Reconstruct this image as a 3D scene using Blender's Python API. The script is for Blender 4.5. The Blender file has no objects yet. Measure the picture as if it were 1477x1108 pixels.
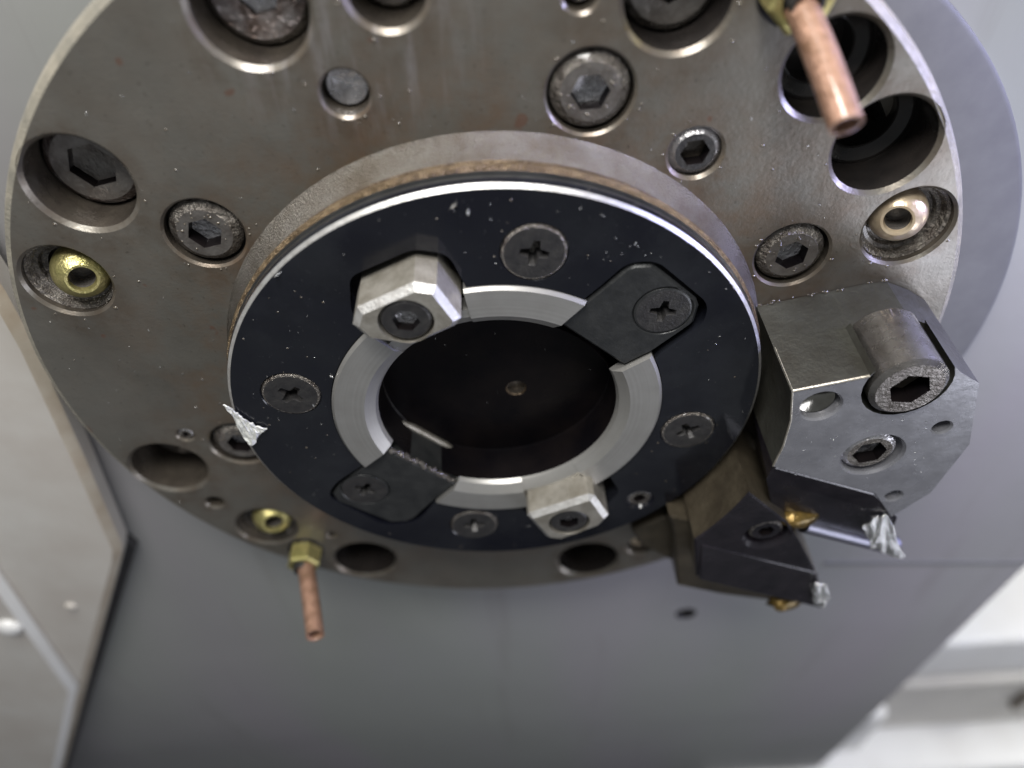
import bpy, bmesh, math, random
from math import sin, cos, pi, radians, hypot, atan2
from mathutils import Vector, Matrix
from mathutils.geometry import delaunay_2d_cdt

random.seed(7)
scene = bpy.context.scene
col = scene.collection
# one unit is the radius of the turret disc, about 0.2 m
scene.unit_settings.system = 'METRIC'
scene.unit_settings.scale_length = 0.2

# ------------------------------------------------------------------ camera
cd = bpy.data.cameras.new('camera')
cam = bpy.data.objects.new('camera', cd)
col.objects.link(cam)
cam.matrix_world = Matrix(((0.99853049, 0.05348029, -0.00875932, 0.01875),
                           (-0.04460725, 0.71931789, -0.6932474, -1.22510),
                           (-0.03077434, 0.6926194, 0.72064646, 1.22936),
                           (0, 0, 0, 1)))
cd.sensor_width = 36.0
cd.lens = 1100.0 / 1477.0 * 36.0
cd.clip_start = 0.05
cd.clip_end = 200.0
cd.dof.use_dof = True
cd.dof.focus_distance = 1.52
cd.dof.aperture_fstop = 0.72
scene.camera = cam

# ------------------------------------------------------------------ light
world = bpy.data.worlds.new('World')
scene.world = world
world.use_nodes = True
bg = world.node_tree.nodes['Background']
bg.inputs[0].default_value = (0.92, 0.96, 1.0, 1)
bg.inputs[1].default_value = 0.2


def area(name, loc, target, sx, sy, energy, color):
    l = bpy.data.lights.new(name, 'AREA')
    l.shape = 'RECTANGLE'
    l.size = sx
    l.size_y = sy
    l.energy = energy
    l.color = color
    o = bpy.data.objects.new(name, l)
    col.objects.link(o)
    o.location = loc
    d = Vector(target) - Vector(loc)
    o.rotation_euler = d.to_track_quat('-Z', 'Y').to_euler()
    return o


area('ceiling_lamp', (-0.6, -1.9, 4.2), (0, 0, 0), 2.0, 1.0, 235, (1.0, 0.985, 0.95))
area('strip_lamp', (-0.25, -0.32, 3.1), (0, -0.1, 0.1), 0.9, 0.16, 85, (1.0, 0.98, 0.96))
area('work_lamp', (2.8, -0.16, 1.15), (0.6, -0.15, 0.3), 0.3, 0.9, 100, (0.52, 0.54, 1.0))
area('door_light', (4.1, -3.3, -2.0), (0.7, 0, -0.4), 2.6, 1.6, 110, (0.86, 0.88, 1.0))

area('cover_fill', (6.2, 0.9, -1.2), (3.0, 1.2, -4.6), 1.6, 0.8, 150, (1.0, 1.0, 0.98))  # unseen fill light added to brighten the white covers

scene.view_settings.view_transform = 'Standard'
scene.view_settings.look = 'None'
scene.view_settings.exposure = 0.0
scene.view_settings.gamma = 1.0
scene.cycles.max_bounces = 8
scene.cycles.use_denoising = True


# holes in the disc face: x, z, radius, depth, edge bevel, material of the wall
BIG = [(-0.717, 0.522, .101), (-0.339, 0.804, .098), (-0.128, 0.824, .070), (0.318, 0.791, .094), (0.593, 0.662, .094), (0.724, 0.517, .101),
       (-0.844, -0.286, .100), (-0.429, -0.771, .098), (0.243, -0.842, .098)]
BRASS = [(-0.833, 0.313, .089), (0.826, 0.339, .093), (-0.670, -0.568, .089), (0.402, -0.779, .05)]
BOLT = [(0.187, 0.645, .079), (0.609, 0.284, .079), (-0.532, 0.407, .079), (-0.640, -0.206, .079)]
SETS = [(0.380, 0.523, .054)]
SMALL = [(-0.219, 0.664, .045, .05), (0.165, 0.801, .032, .07), (-0.761, -0.162, .024, .02), (-0.777, -0.441, .028, .1), (-0.501, -0.627, .017, .05)]
HALO = [(h[0], h[1], h[2]) for h in BIG + BRASS + BOLT + SETS + SMALL]

# ------------------------------------------------------------------ materials
class NT:
    def __init__(self, name):
        self.m = bpy.data.materials.new(name)
        self.m.use_nodes = True
        self.t = self.m.node_tree
        self.b = self.t.nodes['Principled BSDF']
        self.tc = self.t.nodes.new('ShaderNodeTexCoord')

    def n(self, kind, **kw):
        nd = self.t.nodes.new(kind)
        for k, v in kw.items():
            setattr(nd, k, v)
        return nd

    def l(self, a, b):
        self.t.links.new(a, b)

    def noise(self, scale, detail=4, rough=0.55, vec=None, stretch=None):
        nd = self.n('ShaderNodeTexNoise')
        nd.inputs['Scale'].default_value = scale
        nd.inputs['Detail'].default_value = detail
        nd.inputs['Roughness'].default_value = rough
        src = self.tc.outputs['Object']
        if stretch:
            mp = self.n('ShaderNodeMapping')
            mp.inputs['Scale'].default_value = stretch
            self.l(src, mp.inputs[0])
            src = mp.outputs[0]
        self.l(src, nd.inputs['Vector'])
        return nd.outputs['Fac']

    def ramp(self, fac, a, b, ca=(0, 0, 0, 1), cb=(1, 1, 1, 1)):
        r = self.n('ShaderNodeValToRGB')
        r.color_ramp.elements[0].position = a
        r.color_ramp.elements[1].position = b
        r.color_ramp.elements[0].color = ca
        r.color_ramp.elements[1].color = cb
        self.l(fac, r.inputs[0])
        return r.outputs[0]

    def mix(self, fac, a, b):
        x = self.n('ShaderNodeMix', data_type='RGBA')
        if isinstance(fac, (int, float)):
            x.inputs[0].default_value = fac
        else:
            self.l(fac, x.inputs[0])
        for v, i in ((a, 6), (b, 7)):
            if isinstance(v, tuple):
                x.inputs[i].default_value = v if len(v) == 4 else (*v, 1)
            else:
                self.l(v, x.inputs[i])
        return x.outputs[2]

    def math(self, op, a, b=0.0, c=None, clamp=False):
        x = self.n('ShaderNodeMath', operation=op)
        x.use_clamp = clamp
        for i, v in enumerate((a, b, c)):
            if v is None:
                continue
            if isinstance(v, (int, float)):
                x.inputs[i].default_value = v
            else:
                self.l(v, x.inputs[i])
        return x.outputs[0]

    def bump(self, h, strength, dist=0.01):
        b = self.n('ShaderNodeBump')
        b.inputs['Strength'].default_value = strength
        b.inputs['Distance'].default_value = dist
        self.l(h, b.inputs['Height'])
        self.l(b.outputs[0], self.b.inputs['Normal'])

    def radius(self):
        s = self.n('ShaderNodeSeparateXYZ')
        self.l(self.tc.outputs['Object'], s.inputs[0])
        q = self.math('ADD', self.math('MULTIPLY', s.outputs[0], s.outputs[0]), self.math('MULTIPLY', s.outputs[2], s.outputs[2]))
        return self.math('SQRT', q), s


def simple(name, c1, c2, rough, metal=0.0, scale=14, bump=0.0, bscale=60, r2=None, spec=0.5, coat=0.0, stretch=None, lo=0.35, hi=0.7):
    k = NT(name)
    f = k.ramp(k.noise(scale, 6, 0.6, stretch=stretch), lo, hi)
    k.l(k.mix(f, c1, c2), k.b.inputs['Base Color'])
    k.b.inputs['Metallic'].default_value = metal
    k.b.inputs['Specular IOR Level'].default_value = spec
    k.b.inputs['Coat Weight'].default_value = coat
    k.b.inputs['Coat Roughness'].default_value = 0.12
    if r2 is None:
        k.b.inputs['Roughness'].default_value = rough
    else:
        mr = k.n('ShaderNodeMapRange')
        mr.inputs[3].default_value = rough
        mr.inputs[4].default_value = r2
        k.l(k.noise(scale * 1.7, 5), mr.inputs[0])
        k.l(mr.outputs[0], k.b.inputs['Roughness'])
    if bump:
        k.bump(k.noise(bscale, 4, 0.6), bump)
    return k.m


def disc_steel():
    k = NT('oily_disc_steel')
    r, s = k.radius()
    base = k.mix(k.ramp(k.noise(3.2, 8, 0.62), 0.3, 0.72), (0.19, 0.18, 0.156), (0.115, 0.106, 0.09))
    # brown rust film around the hub and in cloudy patches
    near = k.math('SUBTRACT', 1.0, k.math('MULTIPLY', k.math('SUBTRACT', r, 0.57), 3.6), clamp=True)
    cloud = k.ramp(k.noise(7, 7, 0.68), 0.42, 0.72)
    rust = k.math('MULTIPLY', k.math('ADD', k.math('MULTIPLY', near, 0.8), 0.12), cloud, clamp=True)
    base = k.mix(rust, base, (0.16, 0.092, 0.048))
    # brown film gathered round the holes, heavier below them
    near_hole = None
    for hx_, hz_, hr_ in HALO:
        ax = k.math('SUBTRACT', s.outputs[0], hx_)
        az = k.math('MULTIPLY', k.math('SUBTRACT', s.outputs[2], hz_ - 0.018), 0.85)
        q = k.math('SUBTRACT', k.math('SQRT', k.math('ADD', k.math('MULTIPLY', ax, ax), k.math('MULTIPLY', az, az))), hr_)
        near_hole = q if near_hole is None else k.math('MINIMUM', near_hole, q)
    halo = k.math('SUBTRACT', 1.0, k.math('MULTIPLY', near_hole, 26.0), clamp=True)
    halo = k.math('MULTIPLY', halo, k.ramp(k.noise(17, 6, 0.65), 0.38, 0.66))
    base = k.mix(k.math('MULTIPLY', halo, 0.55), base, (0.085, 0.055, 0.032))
    # pale run marks, streaked up and down
    st = k.ramp(k.noise(1.0, 5, 0.6, stretch=(34, 1, 4.5)), 0.5, 0.72)
    dx = k.math('ADD', s.outputs[0], 0.2)
    dz = k.math('SUBTRACT', s.outputs[2], 0.74)
    dd = k.math('ADD', k.math('MULTIPLY', dx, dx), k.math('MULTIPLY', k.math('MULTIPLY', dz, dz), 2.0))
    reg = k.math('SUBTRACT', 1.0, k.math('MULTIPLY', dd, 16.0), clamp=True)
    base = k.mix(k.math('MULTIPLY', k.math('MULTIPLY', st, reg), 0.4), base, (0.42, 0.40, 0.42))
    # small pits and spots
    pits = k.ramp(k.noise(95, 3, 0.5), 0.63, 0.72)
    base = k.mix(k.math('MULTIPLY', pits, 0.45), base, (0.05, 0.042, 0.035))
    spots = k.ramp(k.noise(21, 2, 0.4), 0.715, 0.75)
    base = k.mix(k.math('MULTIPLY', spots, 0.5), base, (0.15, 0.06, 0.035))
    k.l(base, k.b.inputs['Base Color'])
    k.b.inputs['Metallic'].default_value = 0.5
    mr = k.n('ShaderNodeMapRange')
    mr.inputs[3].default_value = 0.2
    mr.inputs[4].default_value = 0.5
    k.l(k.noise(6, 6, 0.6), mr.inputs[0])
    k.l(mr.outputs[0], k.b.inputs['Roughness'])
    k.l(k.math('MULTIPLY', k.ramp(k.noise(2.6, 6, 0.6), 0.42, 0.62), 0.6), k.b.inputs['Coat Weight'])
    k.b.inputs['Coat Roughness'].default_value = 0.16
    h = k.math('ADD', k.math('MULTIPLY', k.noise(130, 3, 0.6), 0.5), k.noise(24, 6, 0.6))
    k.bump(h, 0.16, 0.006)
    return k.m


def hub_steel():
    k = NT('rusty_hub_steel')
    f = k.ramp(k.noise(9, 7, 0.66), 0.35, 0.68)
    base = k.mix(f, (0.20, 0.187, 0.168), (0.105, 0.085, 0.062))
    k.l(base, k.b.inputs['Base Color'])
    k.b.inputs['Metallic'].default_value = 0.85
    k.b.inputs['Roughness'].default_value = 0.34
    k.bump(k.noise(260, 3, 0.7), 0.9, 0.005)
    return k.m


def black_plate():
    k = NT('black_oxide_plate')
    base = k.mix(k.ramp(k.noise(5, 6), 0.4, 0.7), (0.006, 0.0065, 0.0105), (0.0105, 0.0115, 0.0145))
    film = k.ramp(k.noise(2.6, 7, 0.7), 0.48, 0.78)
    base = k.mix(k.math('MULTIPLY', film, 0.6), base, (0.026, 0.028, 0.034))
    dust = k.ramp(k.noise(120, 2, 0.4), 0.72, 0.8)
    base = k.mix(k.math('MULTIPLY', dust, 0.12), base, (0.2, 0.2, 0.2))
    k.l(base, k.b.inputs['Base Color'])
    mr = k.n('ShaderNodeMapRange')
    mr.inputs[3].default_value = 0.07
    mr.inputs[4].default_value = 0.28
    k.l(k.ramp(k.noise(7, 7, 0.65), 0.35, 0.75), mr.inputs[0])
    k.l(mr.outputs[0], k.b.inputs['Roughness'])
    k.b.inputs['Specular IOR Level'].default_value = 0.35
    k.bump(k.noise(55, 4, 0.6), 0.03, 0.004)
    return k.m


def turned_steel(name, c1, c2, rough):
    # concentric turning lines around the turret axis
    k = NT(name)
    r, s = k.radius()
    cmb = k.n('ShaderNodeCombineXYZ')
    k.l(k.math('MULTIPLY', r, 190.0), cmb.inputs[0])
    nz = k.n('ShaderNodeTexNoise')
    nz.inputs['Scale'].default_value = 1.0
    nz.inputs['Detail'].default_value = 3
    k.l(cmb.outputs[0], nz.inputs['Vector'])
    f = k.mix(0.5, k.ramp(nz.outputs['Fac'], 0.3, 0.7), k.ramp(k.noise(14, 6, 0.65), 0.35, 0.7))
    k.l(k.mix(f, c1, c2), k.b.inputs['Base Color'])
    k.b.inputs['Metallic'].default_value = 0.7
    k.b.inputs['Roughness'].default_value = rough
    k.bump(nz.outputs['Fac'], 0.05, 0.004)
    return k.m


def painted_wall():
    k = NT('grey_machine_paint')
    base = k.mix(k.ramp(k.noise(0.9, 5, 0.5), 0.3, 0.75), (0.275, 0.272, 0.268), (0.23, 0.225, 0.222))
    # reflections put into the colour as broad vertical runs, a little green and a little purple
    bands = k.ramp(k.noise(1.0, 3, 0.45, stretch=(1.5, 1, 0.16)), 0.38, 0.62)
    base = k.mix(0.5, base, k.mix(bands, (0.275, 0.25, 0.278), (0.248, 0.268, 0.24)))
    dr = k.ramp(k.noise(1.0, 5, 0.6, stretch=(9, 1, 0.6)), 0.6, 0.75)
    base = k.mix(k.math('MULTIPLY', dr, 0.22), base, (0.13, 0.115, 0.10))
    k.l(base, k.b.inputs['Base Color'])
    mr = k.n('ShaderNodeMapRange')
    mr.inputs[3].default_value = 0.3
    mr.inputs[4].default_value = 0.55
    k.l(k.noise(2.0, 5, 0.6), mr.inputs[0])
    k.l(mr.outputs[0], k.b.inputs['Roughness'])
    k.b.inputs['Specular IOR Level'].default_value = 0.6
    k.bump(k.noise(7, 4, 0.5), 0.05, 0.02)
    return k.m


M = dict(
    disc=disc_steel(), hub=hub_steel(), plate=black_plate(),
    oily=simple('oily_brown_bore', (0.10, 0.085, 0.068), (0.042, 0.035, 0.03), 0.14, 0.35, 12, 0.3, 40, r2=0.34, coat=0.5),
    groove=simple('brown_dirty_groove', (0.10, 0.068, 0.036), (0.045, 0.03, 0.02), 0.3, 0.5, 20, 0.5, 130),
    ring=turned_steel('turned_ring_steel', (0.43, 0.422, 0.405), (0.33, 0.32, 0.30), 0.44),
    edge=simple('bare_steel_edge', (0.78, 0.77, 0.75), (0.55, 0.53, 0.5), 0.36, 0.8, 60, 0.2, 180),
    bore=simple('black_bore_lining', (0.004, 0.0035, 0.0045), (0.009, 0.007, 0.007), 0.2, 0, 9, 0.03, 30, r2=0.4, spec=0.08),
    steel=simple('scuffed_clamp_steel', (0.54, 0.51, 0.45), (0.34, 0.31, 0.255), 0.3, 0.75, 26, 0.22, 150, r2=0.46),
    key=simple('dark_key_steel', (0.020, 0.021, 0.022), (0.036, 0.037, 0.037), 0.28, 0.2, 26, 0.12, 90, r2=0.42),
    screw=simple('black_screw_steel', (0.035, 0.034, 0.036), (0.065, 0.062, 0.06), 0.28, 0.45, 45, 0.2, 160, r2=0.42),
    grimy=simple('grimy_screw_steel', (0.24, 0.22, 0.195), (0.075, 0.06, 0.05), 0.12, 0.6, 48, 1.0, 110, r2=0.36, coat=0.6),
    rusty=simple('wet_rusty_screw', (0.3, 0.28, 0.28), (0.12, 0.075, 0.055), 0.1, 0.7, 30, 1.0, 70, r2=0.34),
    bright=simple('worn_bright_steel', (0.66, 0.65, 0.67), (0.42, 0.4, 0.4), 0.2, 0.9, 40, 0.35, 120, r2=0.36),
    holder=simple('bare_holder_steel', (0.07, 0.07, 0.06), (0.045, 0.042, 0.034), 0.32, 0.55, 11, 0.2, 80, r2=0.5),
    face=simple('lit_holder_face', (0.33, 0.33, 0.355), (0.23, 0.23, 0.25), 0.17, 0.58, 14, 0.05, 40, r2=0.36),  # front paler and bluer, its lilac reflection put into the colour
    dark=simple('dark_burnished_tool', (0.008, 0.007, 0.010), (0.018, 0.015, 0.019), 0.12, 0.15, 18, 0.08, 80, r2=0.36),
    brown=simple('brown_oily_holder_side', (0.075, 0.062, 0.042), (0.035, 0.028, 0.019), 0.3, 0.35, 13, 0.3, 90, r2=0.5),
    brass=simple('tarnished_brass', (0.62, 0.54, 0.24), (0.34, 0.32, 0.12), 0.26, 0.85, 30, 0.35, 110, r2=0.44),
    pale_brass=simple('pale_brass', (0.72, 0.6, 0.44), (0.5, 0.38, 0.24), 0.26, 0.6, 24, 0.15, 90, r2=0.36),
    copper=simple('spotted_copper', (0.40, 0.235, 0.165), (0.2, 0.11, 0.065), 0.34, 0.5, 34, 0.7, 110, r2=0.56, coat=0.55),
    wall=painted_wall(),
    white=simple('ivory_sheet_metal_paint', (0.58, 0.56, 0.52), (0.47, 0.43, 0.385), 0.34, 0, 2.5, 0.06, 9, r2=0.5),
    gap_black=simple('gap_shade_black', (0.02, 0.019, 0.02), (0.03, 0.028, 0.03), 0.6),
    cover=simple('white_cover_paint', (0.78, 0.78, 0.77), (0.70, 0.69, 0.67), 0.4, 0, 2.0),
    beige=simple('beige_cover_paint', (0.56, 0.54, 0.50), (0.47, 0.45, 0.42), 0.42, 0, 1.6),  # greyer beige than the panels above and below
    floor=simple('dark_chip_pan', (0.05, 0.05, 0.055), (0.03, 0.03, 0.034), 0.5, 0, 1.3),
    chip=simple('aluminium_swarf', (0.82, 0.82, 0.8), (0.6, 0.6, 0.6), 0.24, 0.9, 60, 0.6, 120),
    amber=simple('amber_coated_insert', (0.30, 0.19, 0.05), (0.09, 0.07, 0.03), 0.14, 0.5, 30, 0.4, 60),
    knurl=simple('knurled_screw_side', (0.2, 0.19, 0.18), (0.10, 0.09, 0.08), 0.2, 0.8, 22, 0.22, 260, r2=0.34, coat=0.8),
    chrome=simple('wet_chromed_steel', (0.3, 0.29, 0.26), (0.2, 0.19, 0.16), 0.14, 1.0, 30, 0.05, 40),
    wet=simple('wet_dark_screw_face', (0.2, 0.185, 0.17), (0.10, 0.085, 0.075), 0.14, 0.55, 30, 0.25, 90, r2=0.34, coat=0.5),
    rim=simple('worn_disc_rim', (0.34, 0.31, 0.25), (0.2, 0.19, 0.16), 0.5, 0.25, 20, 0.3, 120),
    disc_shadow=simple('disc_shadow_paint', (0.125, 0.124, 0.12), (0.10, 0.099, 0.098), 0.55),
    soiled=simple('grime_on_cover_edge', (0.5, 0.45, 0.37), (0.4, 0.33, 0.25), 0.45, 0, 9),
    bead=simple('brown_knurled_bead', (0.26, 0.19, 0.115), (0.09, 0.06, 0.035), 0.22, 0.7, 60, 1.0, 160),
    sliver=simple('white_aluminium_sliver', (0.8, 0.8, 0.76), (0.62, 0.62, 0.58), 0.5, 0.25, 40, 0.4, 120),
    oil=simple('brown_oil_bead', (0.11, 0.09, 0.065), (0.06, 0.05, 0.04), 0.05, 0, 20, coat=1.0),
    tarred=simple('black_oil_lined_bore', (0.026, 0.022, 0.02), (0.012, 0.011, 0.011), 0.16, 0.1, 9, 0.1, 40, r2=0.34),
    seam=simple('dark_seam_sealant', (0.15, 0.15, 0.155), (0.135, 0.135, 0.14), 0.6),
    shank_bevel=simple('shank_bevel_steel', (0.25, 0.25, 0.3), (0.18, 0.18, 0.22), 0.42, 0.95, 12),
)


# ------------------------------------------------------------------ mesh helpers
class MB:
    """Collects verts and faces with a material index, then links one object."""

    def __init__(self):
        self.v = []
        self.f = []
        self.mi = []
        self.sm = []

    def add(self, verts, faces, mi=0, smooth=True):
        o = len(self.v)
        self.v += [tuple(p) for p in verts]
        for f in faces:
            self.f.append(tuple(i + o for i in f))
            self.mi.append(mi)
            self.sm.append(smooth)

    def lathe(self, cx, cz, prof, n=64, mi=0, y0=0.0):
        """Rings of (radius, y) round an axis parallel to Y through (cx, cz)."""
        vs, fs = [], []
        for r, y in prof:
            for i in range(n):
                a = 2 * pi * i / n
                vs.append((cx + r * cos(a), y0 + y, cz + r * sin(a)))
        for j in range(len(prof) - 1):
            for i in range(n):
                k = (i + 1) % n
                fs.append((j * n + i, j * n + k, (j + 1) * n + k, (j + 1) * n + i))
        self.add(vs, fs, mi)

    def cap(self, cx, cz, r, y, n=64, mi=0):
        vs = [(cx + r * cos(2 * pi * i / n), y, cz + r * sin(2 * pi * i / n)) for i in range(n)]
        self.add(vs, [tuple(range(n))], mi)

    def sheet(self, outer, holes, y, mi=0):
        """Flat face at depth y bounded by outer, with polygonal holes."""
        pts, edges = [], []
        for loop in [outer] + holes:
            o = len(pts)
            pts += [Vector(p) for p in loop]
            edges += [(o + i, o + (i + 1) % len(loop)) for i in range(len(loop))]
        vs, es, fs, _, _, _ = delaunay_2d_cdt(pts, edges, [], 1, 1e-6)

        def inside(p, poly):
            c = False
            j = len(poly) - 1
            for i in range(len(poly)):
                a, b = poly[i], poly[j]
                if (a[1] > p[1]) != (b[1] > p[1]) and p[0] < (b[0] - a[0]) * (p[1] - a[1]) / (b[1] - a[1]) + a[0]:
                    c = not c
                j = i
            return c
        keep = []
        for f in fs:
            q = sum((vs[i] for i in f), Vector((0, 0))) / len(f)
            if inside(q, outer) and not any(inside(q, h) for h in holes):
                keep.append(tuple(f))
        self.add([(p.x, y, p.y) for p in vs], keep, mi, False)

    def walls(self, loop, ya, yb, mi=0, loop2=None):
        n = len(loop)
        l2 = loop2 or loop
        vs = [(p[0], ya, p[1]) for p in loop] + [(p[0], yb, p[1]) for p in l2]
        self.add(vs, [(i, (i + 1) % n, n + (i + 1) % n, n + i) for i in range(n)], mi)

    def poly(self, loop, y, mi=0):
        self.add([(p[0], y, p[1]) for p in loop], [tuple(range(len(loop)))], mi, False)

    def prism(self, loop, ya, yb, ch=0.0, mi=0, chmi=None, holes=()):
        """Solid between depths ya (front, nearer the camera) and yb, front edge bevelled by ch."""
        top = inset(loop, ch) if ch else loop
        if holes:
            self.sheet(top, list(holes), ya, mi)
        else:
            self.poly(top, ya, mi)
        if ch:
            self.walls(top, ya, ya + ch, mi if chmi is None else chmi, loop)
        self.walls(loop, ya + ch, yb, mi)
        self.poly(loop, yb, mi)

    def tube(self, pts, r, n=20, mi=0, inner=0.0, cap_end=True):
        """Round bar along a list of 3-D points; a bored end when inner is set."""
        P = [Vector(p) for p in pts]
        rings = []
        ref = Vector((1, 0, 0))
        for i, p in enumerate(P):
            d = (P[min(i + 1, len(P) - 1)] - P[max(i - 1, 0)]).normalized()
            u = (ref - d * ref.dot(d)).normalized()
            w = d.cross(u)
            rings.append((p, u, w, d))

        def ring(k, rr, off=0.0):
            p, u, w, d = rings[k]
            return [p + d * off + u * rr * cos(2 * pi * i / n) + w * rr * sin(2 * pi * i / n) for i in range(n)]
        vs = []
        cnt = 0
        for k in range(len(P)):
            rr = r[k] if isinstance(r, (list, tuple)) else r
            vs += ring(k, rr)
            cnt += 1
        rl = r[-1] if isinstance(r, (list, tuple)) else r
        if inner:
            for rr, off in ((inner * 1.12, 0.0), (inner, -0.003), (inner, -0.05)):
                vs += ring(len(P) - 1, rr, off)
                cnt += 1
        fs = []
        for j in range(cnt - 1):
            for i in range(n):
                q = (i + 1) % n
                fs.append((j * n + i, j * n + q, (j + 1) * n + q, (j + 1) * n + i))
        fs.append(tuple(range((cnt - 1) * n, cnt * n)))
        fs.append(tuple(range(n)))
        self.add(vs, fs, mi)

    def mesh(self, name, mats, sharp=32, origin=(0, 0, 0)):
        me = bpy.data.meshes.new(name)
        ox, oy, oz = origin
        me.from_pydata([(a - ox, b - oy, c - oz) for a, b, c in self.v], [], self.f)
        for m in mats:
            me.materials.append(m)
        for p, i, k in zip(me.polygons, self.mi, self.sm):
            p.material_index = i
            p.use_smooth = k
        bm = bmesh.new()
        bm.from_mesh(me)
        bmesh.ops.remove_doubles(bm, verts=bm.verts, dist=1e-5)
        bmesh.ops.recalc_face_normals(bm, faces=bm.faces)
        bm.to_mesh(me)
        bm.free()
        flags = [p.use_smooth for p in me.polygons]
        me.set_sharp_from_angle(angle=radians(sharp))
        for p, k in zip(me.polygons, flags):
            p.use_smooth = k
        me.update()
        return me


def inset(loop, d):
    """Polygon moved inward by d (counter-clockwise or clockwise)."""
    n = len(loop)
    area2 = sum(loop[i][0] * loop[(i + 1) % n][1] - loop[(i + 1) % n][0] * loop[i][1] for i in range(n))
    s = 1 if area2 > 0 else -1
    out = []
    for i in range(n):
        a, b, c = Vector(loop[i - 1]), Vector(loop[i]), Vector(loop[(i + 1) % n])
        e1, e2 = (b - a).normalized(), (c - b).normalized()
        n1, n2 = Vector((-e1.y, e1.x)) * s, Vector((-e2.y, e2.x)) * s
        m = (n1 + n2)
        m = m / max(0.35, m.dot(n1))
        out.append(tuple(b + m * d))
    return out


def circle(cx, cz, r, n=64, ph=0.0):
    return [(cx + r * cos(ph + 2 * pi * i / n), cz + r * sin(ph + 2 * pi * i / n)) for i in range(n)]


def round_poly(loop, r, seg=5):
    """Polygon with each corner rounded by about r."""
    out = []
    n = len(loop)
    for i in range(n):
        a, b, c = Vector(loop[i - 1]), Vector(loop[i]), Vector(loop[(i + 1) % n])
        p, q = b + (a - b).normalized() * r, b + (c - b).normalized() * r
        for k in range(seg + 1):
            t = k / seg
            out.append(tuple((p * (1 - t) + b * t) * (1 - t) + (b * (1 - t) + q * t) * t))
    return out


def worldpos(o):
    p = Vector((0, 0, 0))
    while o:
        p += Vector(o.location)
        o = o.parent
    return p


def link(name, me, parent=None, at=(0, 0, 0), label=None):
    o = bpy.data.objects.new(name, me)
    col.objects.link(o)
    o.parent = parent
    o.location = Vector(at) - (worldpos(parent) if parent else Vector((0, 0, 0)))
    if label:
        o['label'] = label
    return o


def thing(name, label, cat, at, group=None):
    o = bpy.data.objects.new(name, None)
    col.objects.link(o)
    o.empty_display_size = 0.05
    o.location = at
    o['label'] = label
    o['category'] = cat
    if group:
        o['group'] = group
    return o


def struct(o):
    o['kind'] = 'structure'
    return o


# ------------------------------------------------------------------ background: housing wall, floor, covers
mb = MB()
wall_loop = [(-6.0, 6.0), (3.6, 6.0), (2.0, -1.10), (1.935, -1.62), (1.84, -2.35)]
wl = [(-6, 6), (6, 6), (2.022, -0.6), (1.957, -1.369), (1.9207, -1.8), (-6, -1.8)]
hole_c = (0.692, -1.632)
mb.sheet(wl, [circle(*hole_c, 0.042, 32)], 0.2)
mb.walls(circle(*hole_c, 0.042, 32), 0.2, 0.4, 1)
mb.walls(wl[:-1], 0.2, 0.34)
# below a rounded fold the skirt leans back
prof, yy, zz = [], 0.2, -1.8
for k in range(26):
    prof.append((yy, zz))
    a = radians(min(9.0, 0.5 + k * 0.4))
    st = 0.06 if k < 24 else 4.5
    yy, zz = yy + st * sin(a), zz - st * cos(a)
EX = [(-1.8, 1.9207), (-2.04, 1.9074), (-2.28, 1.9042), (-2.519, 1.9112), (-2.758, 1.9284), (-2.996, 1.9557), (-3.2328, 1.9915), (-7.677, 2.6816)]


def EDGE(z):
    for (za, xa), (zb, xb) in zip(EX, EX[1:]):
        if z >= zb:
            return xa + (xb - xa) * (z - za) / (zb - za)
    return EX[-1][1]


vs, fs = [], []
for yy, zz in prof:
    xr = float(EDGE(zz))
    vs += [(-6, yy, zz), (xr, yy, zz), (xr, yy + 0.14, zz)]
for k in range(len(prof) - 1):
    a, b = 3 * k, 3 * k + 3
    fs += [(a, a + 1, b + 1, b), (a + 1, a + 2, b + 2, b + 1)]
mb.add(vs, fs)
wall = struct(link('wall', mb.mesh('wall', [M['wall'], M['gap_black']])))

# bent strip along the seam on the right of the wall
mb = MB()
mb.add([(1.16, 0.197, -1.286), (1.95, 0.197, -1.366), (1.95, 0.197, -1.382), (1.16, 0.197, -1.302),
        (1.16, 0.2, -1.28), (1.95, 0.2, -1.36), (1.95, 0.2, -1.388), (1.16, 0.2, -1.308)],
       [(0, 1, 2, 3), (0, 4, 5, 1), (3, 2, 6, 7), (0, 3, 7, 4), (1, 5, 6, 2)])
struct(link('wall_seam', mb.mesh('wall_seam', [M['seam']]), wall))

# dark round plate behind the disc; its colour stands for the disc's shadow
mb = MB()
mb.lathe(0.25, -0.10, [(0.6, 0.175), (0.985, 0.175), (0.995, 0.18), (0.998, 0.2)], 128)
h = link('disc_shadow_plate', mb.mesh('disc_shadow_plate', [M['disc_shadow']]), wall)

mb = MB()
mb.add([(-30, 10, -6.6), (30, 10, -6.6), (30, -4.3, -6.6), (-30, -4.3, -6.6)], [(0, 1, 2, 3)])
struct(link('floor', mb.mesh('floor', [M['floor']])))

# stepped way cover far below on the right
wc = thing('way_cover', 'stepped white sheet metal cover past the lower right edge of the grey wall', 'machine cover', (3.6, 1.4, -6.6))
mb = MB()


def box(mb, x0, x1, y0, y1, z0, z1, mi=0):
    v = [(x0, y0, z0), (x1, y0, z0), (x1, y1, z0), (x0, y1, z0), (x0, y0, z1), (x1, y0, z1), (x1, y1, z1), (x0, y1, z1)]
    mb.add(v, [(0, 1, 2, 3), (4, 7, 6, 5), (0, 4, 5, 1), (1, 5, 6, 2), (2, 6, 7, 3), (3, 7, 4, 0)], mi)


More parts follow.
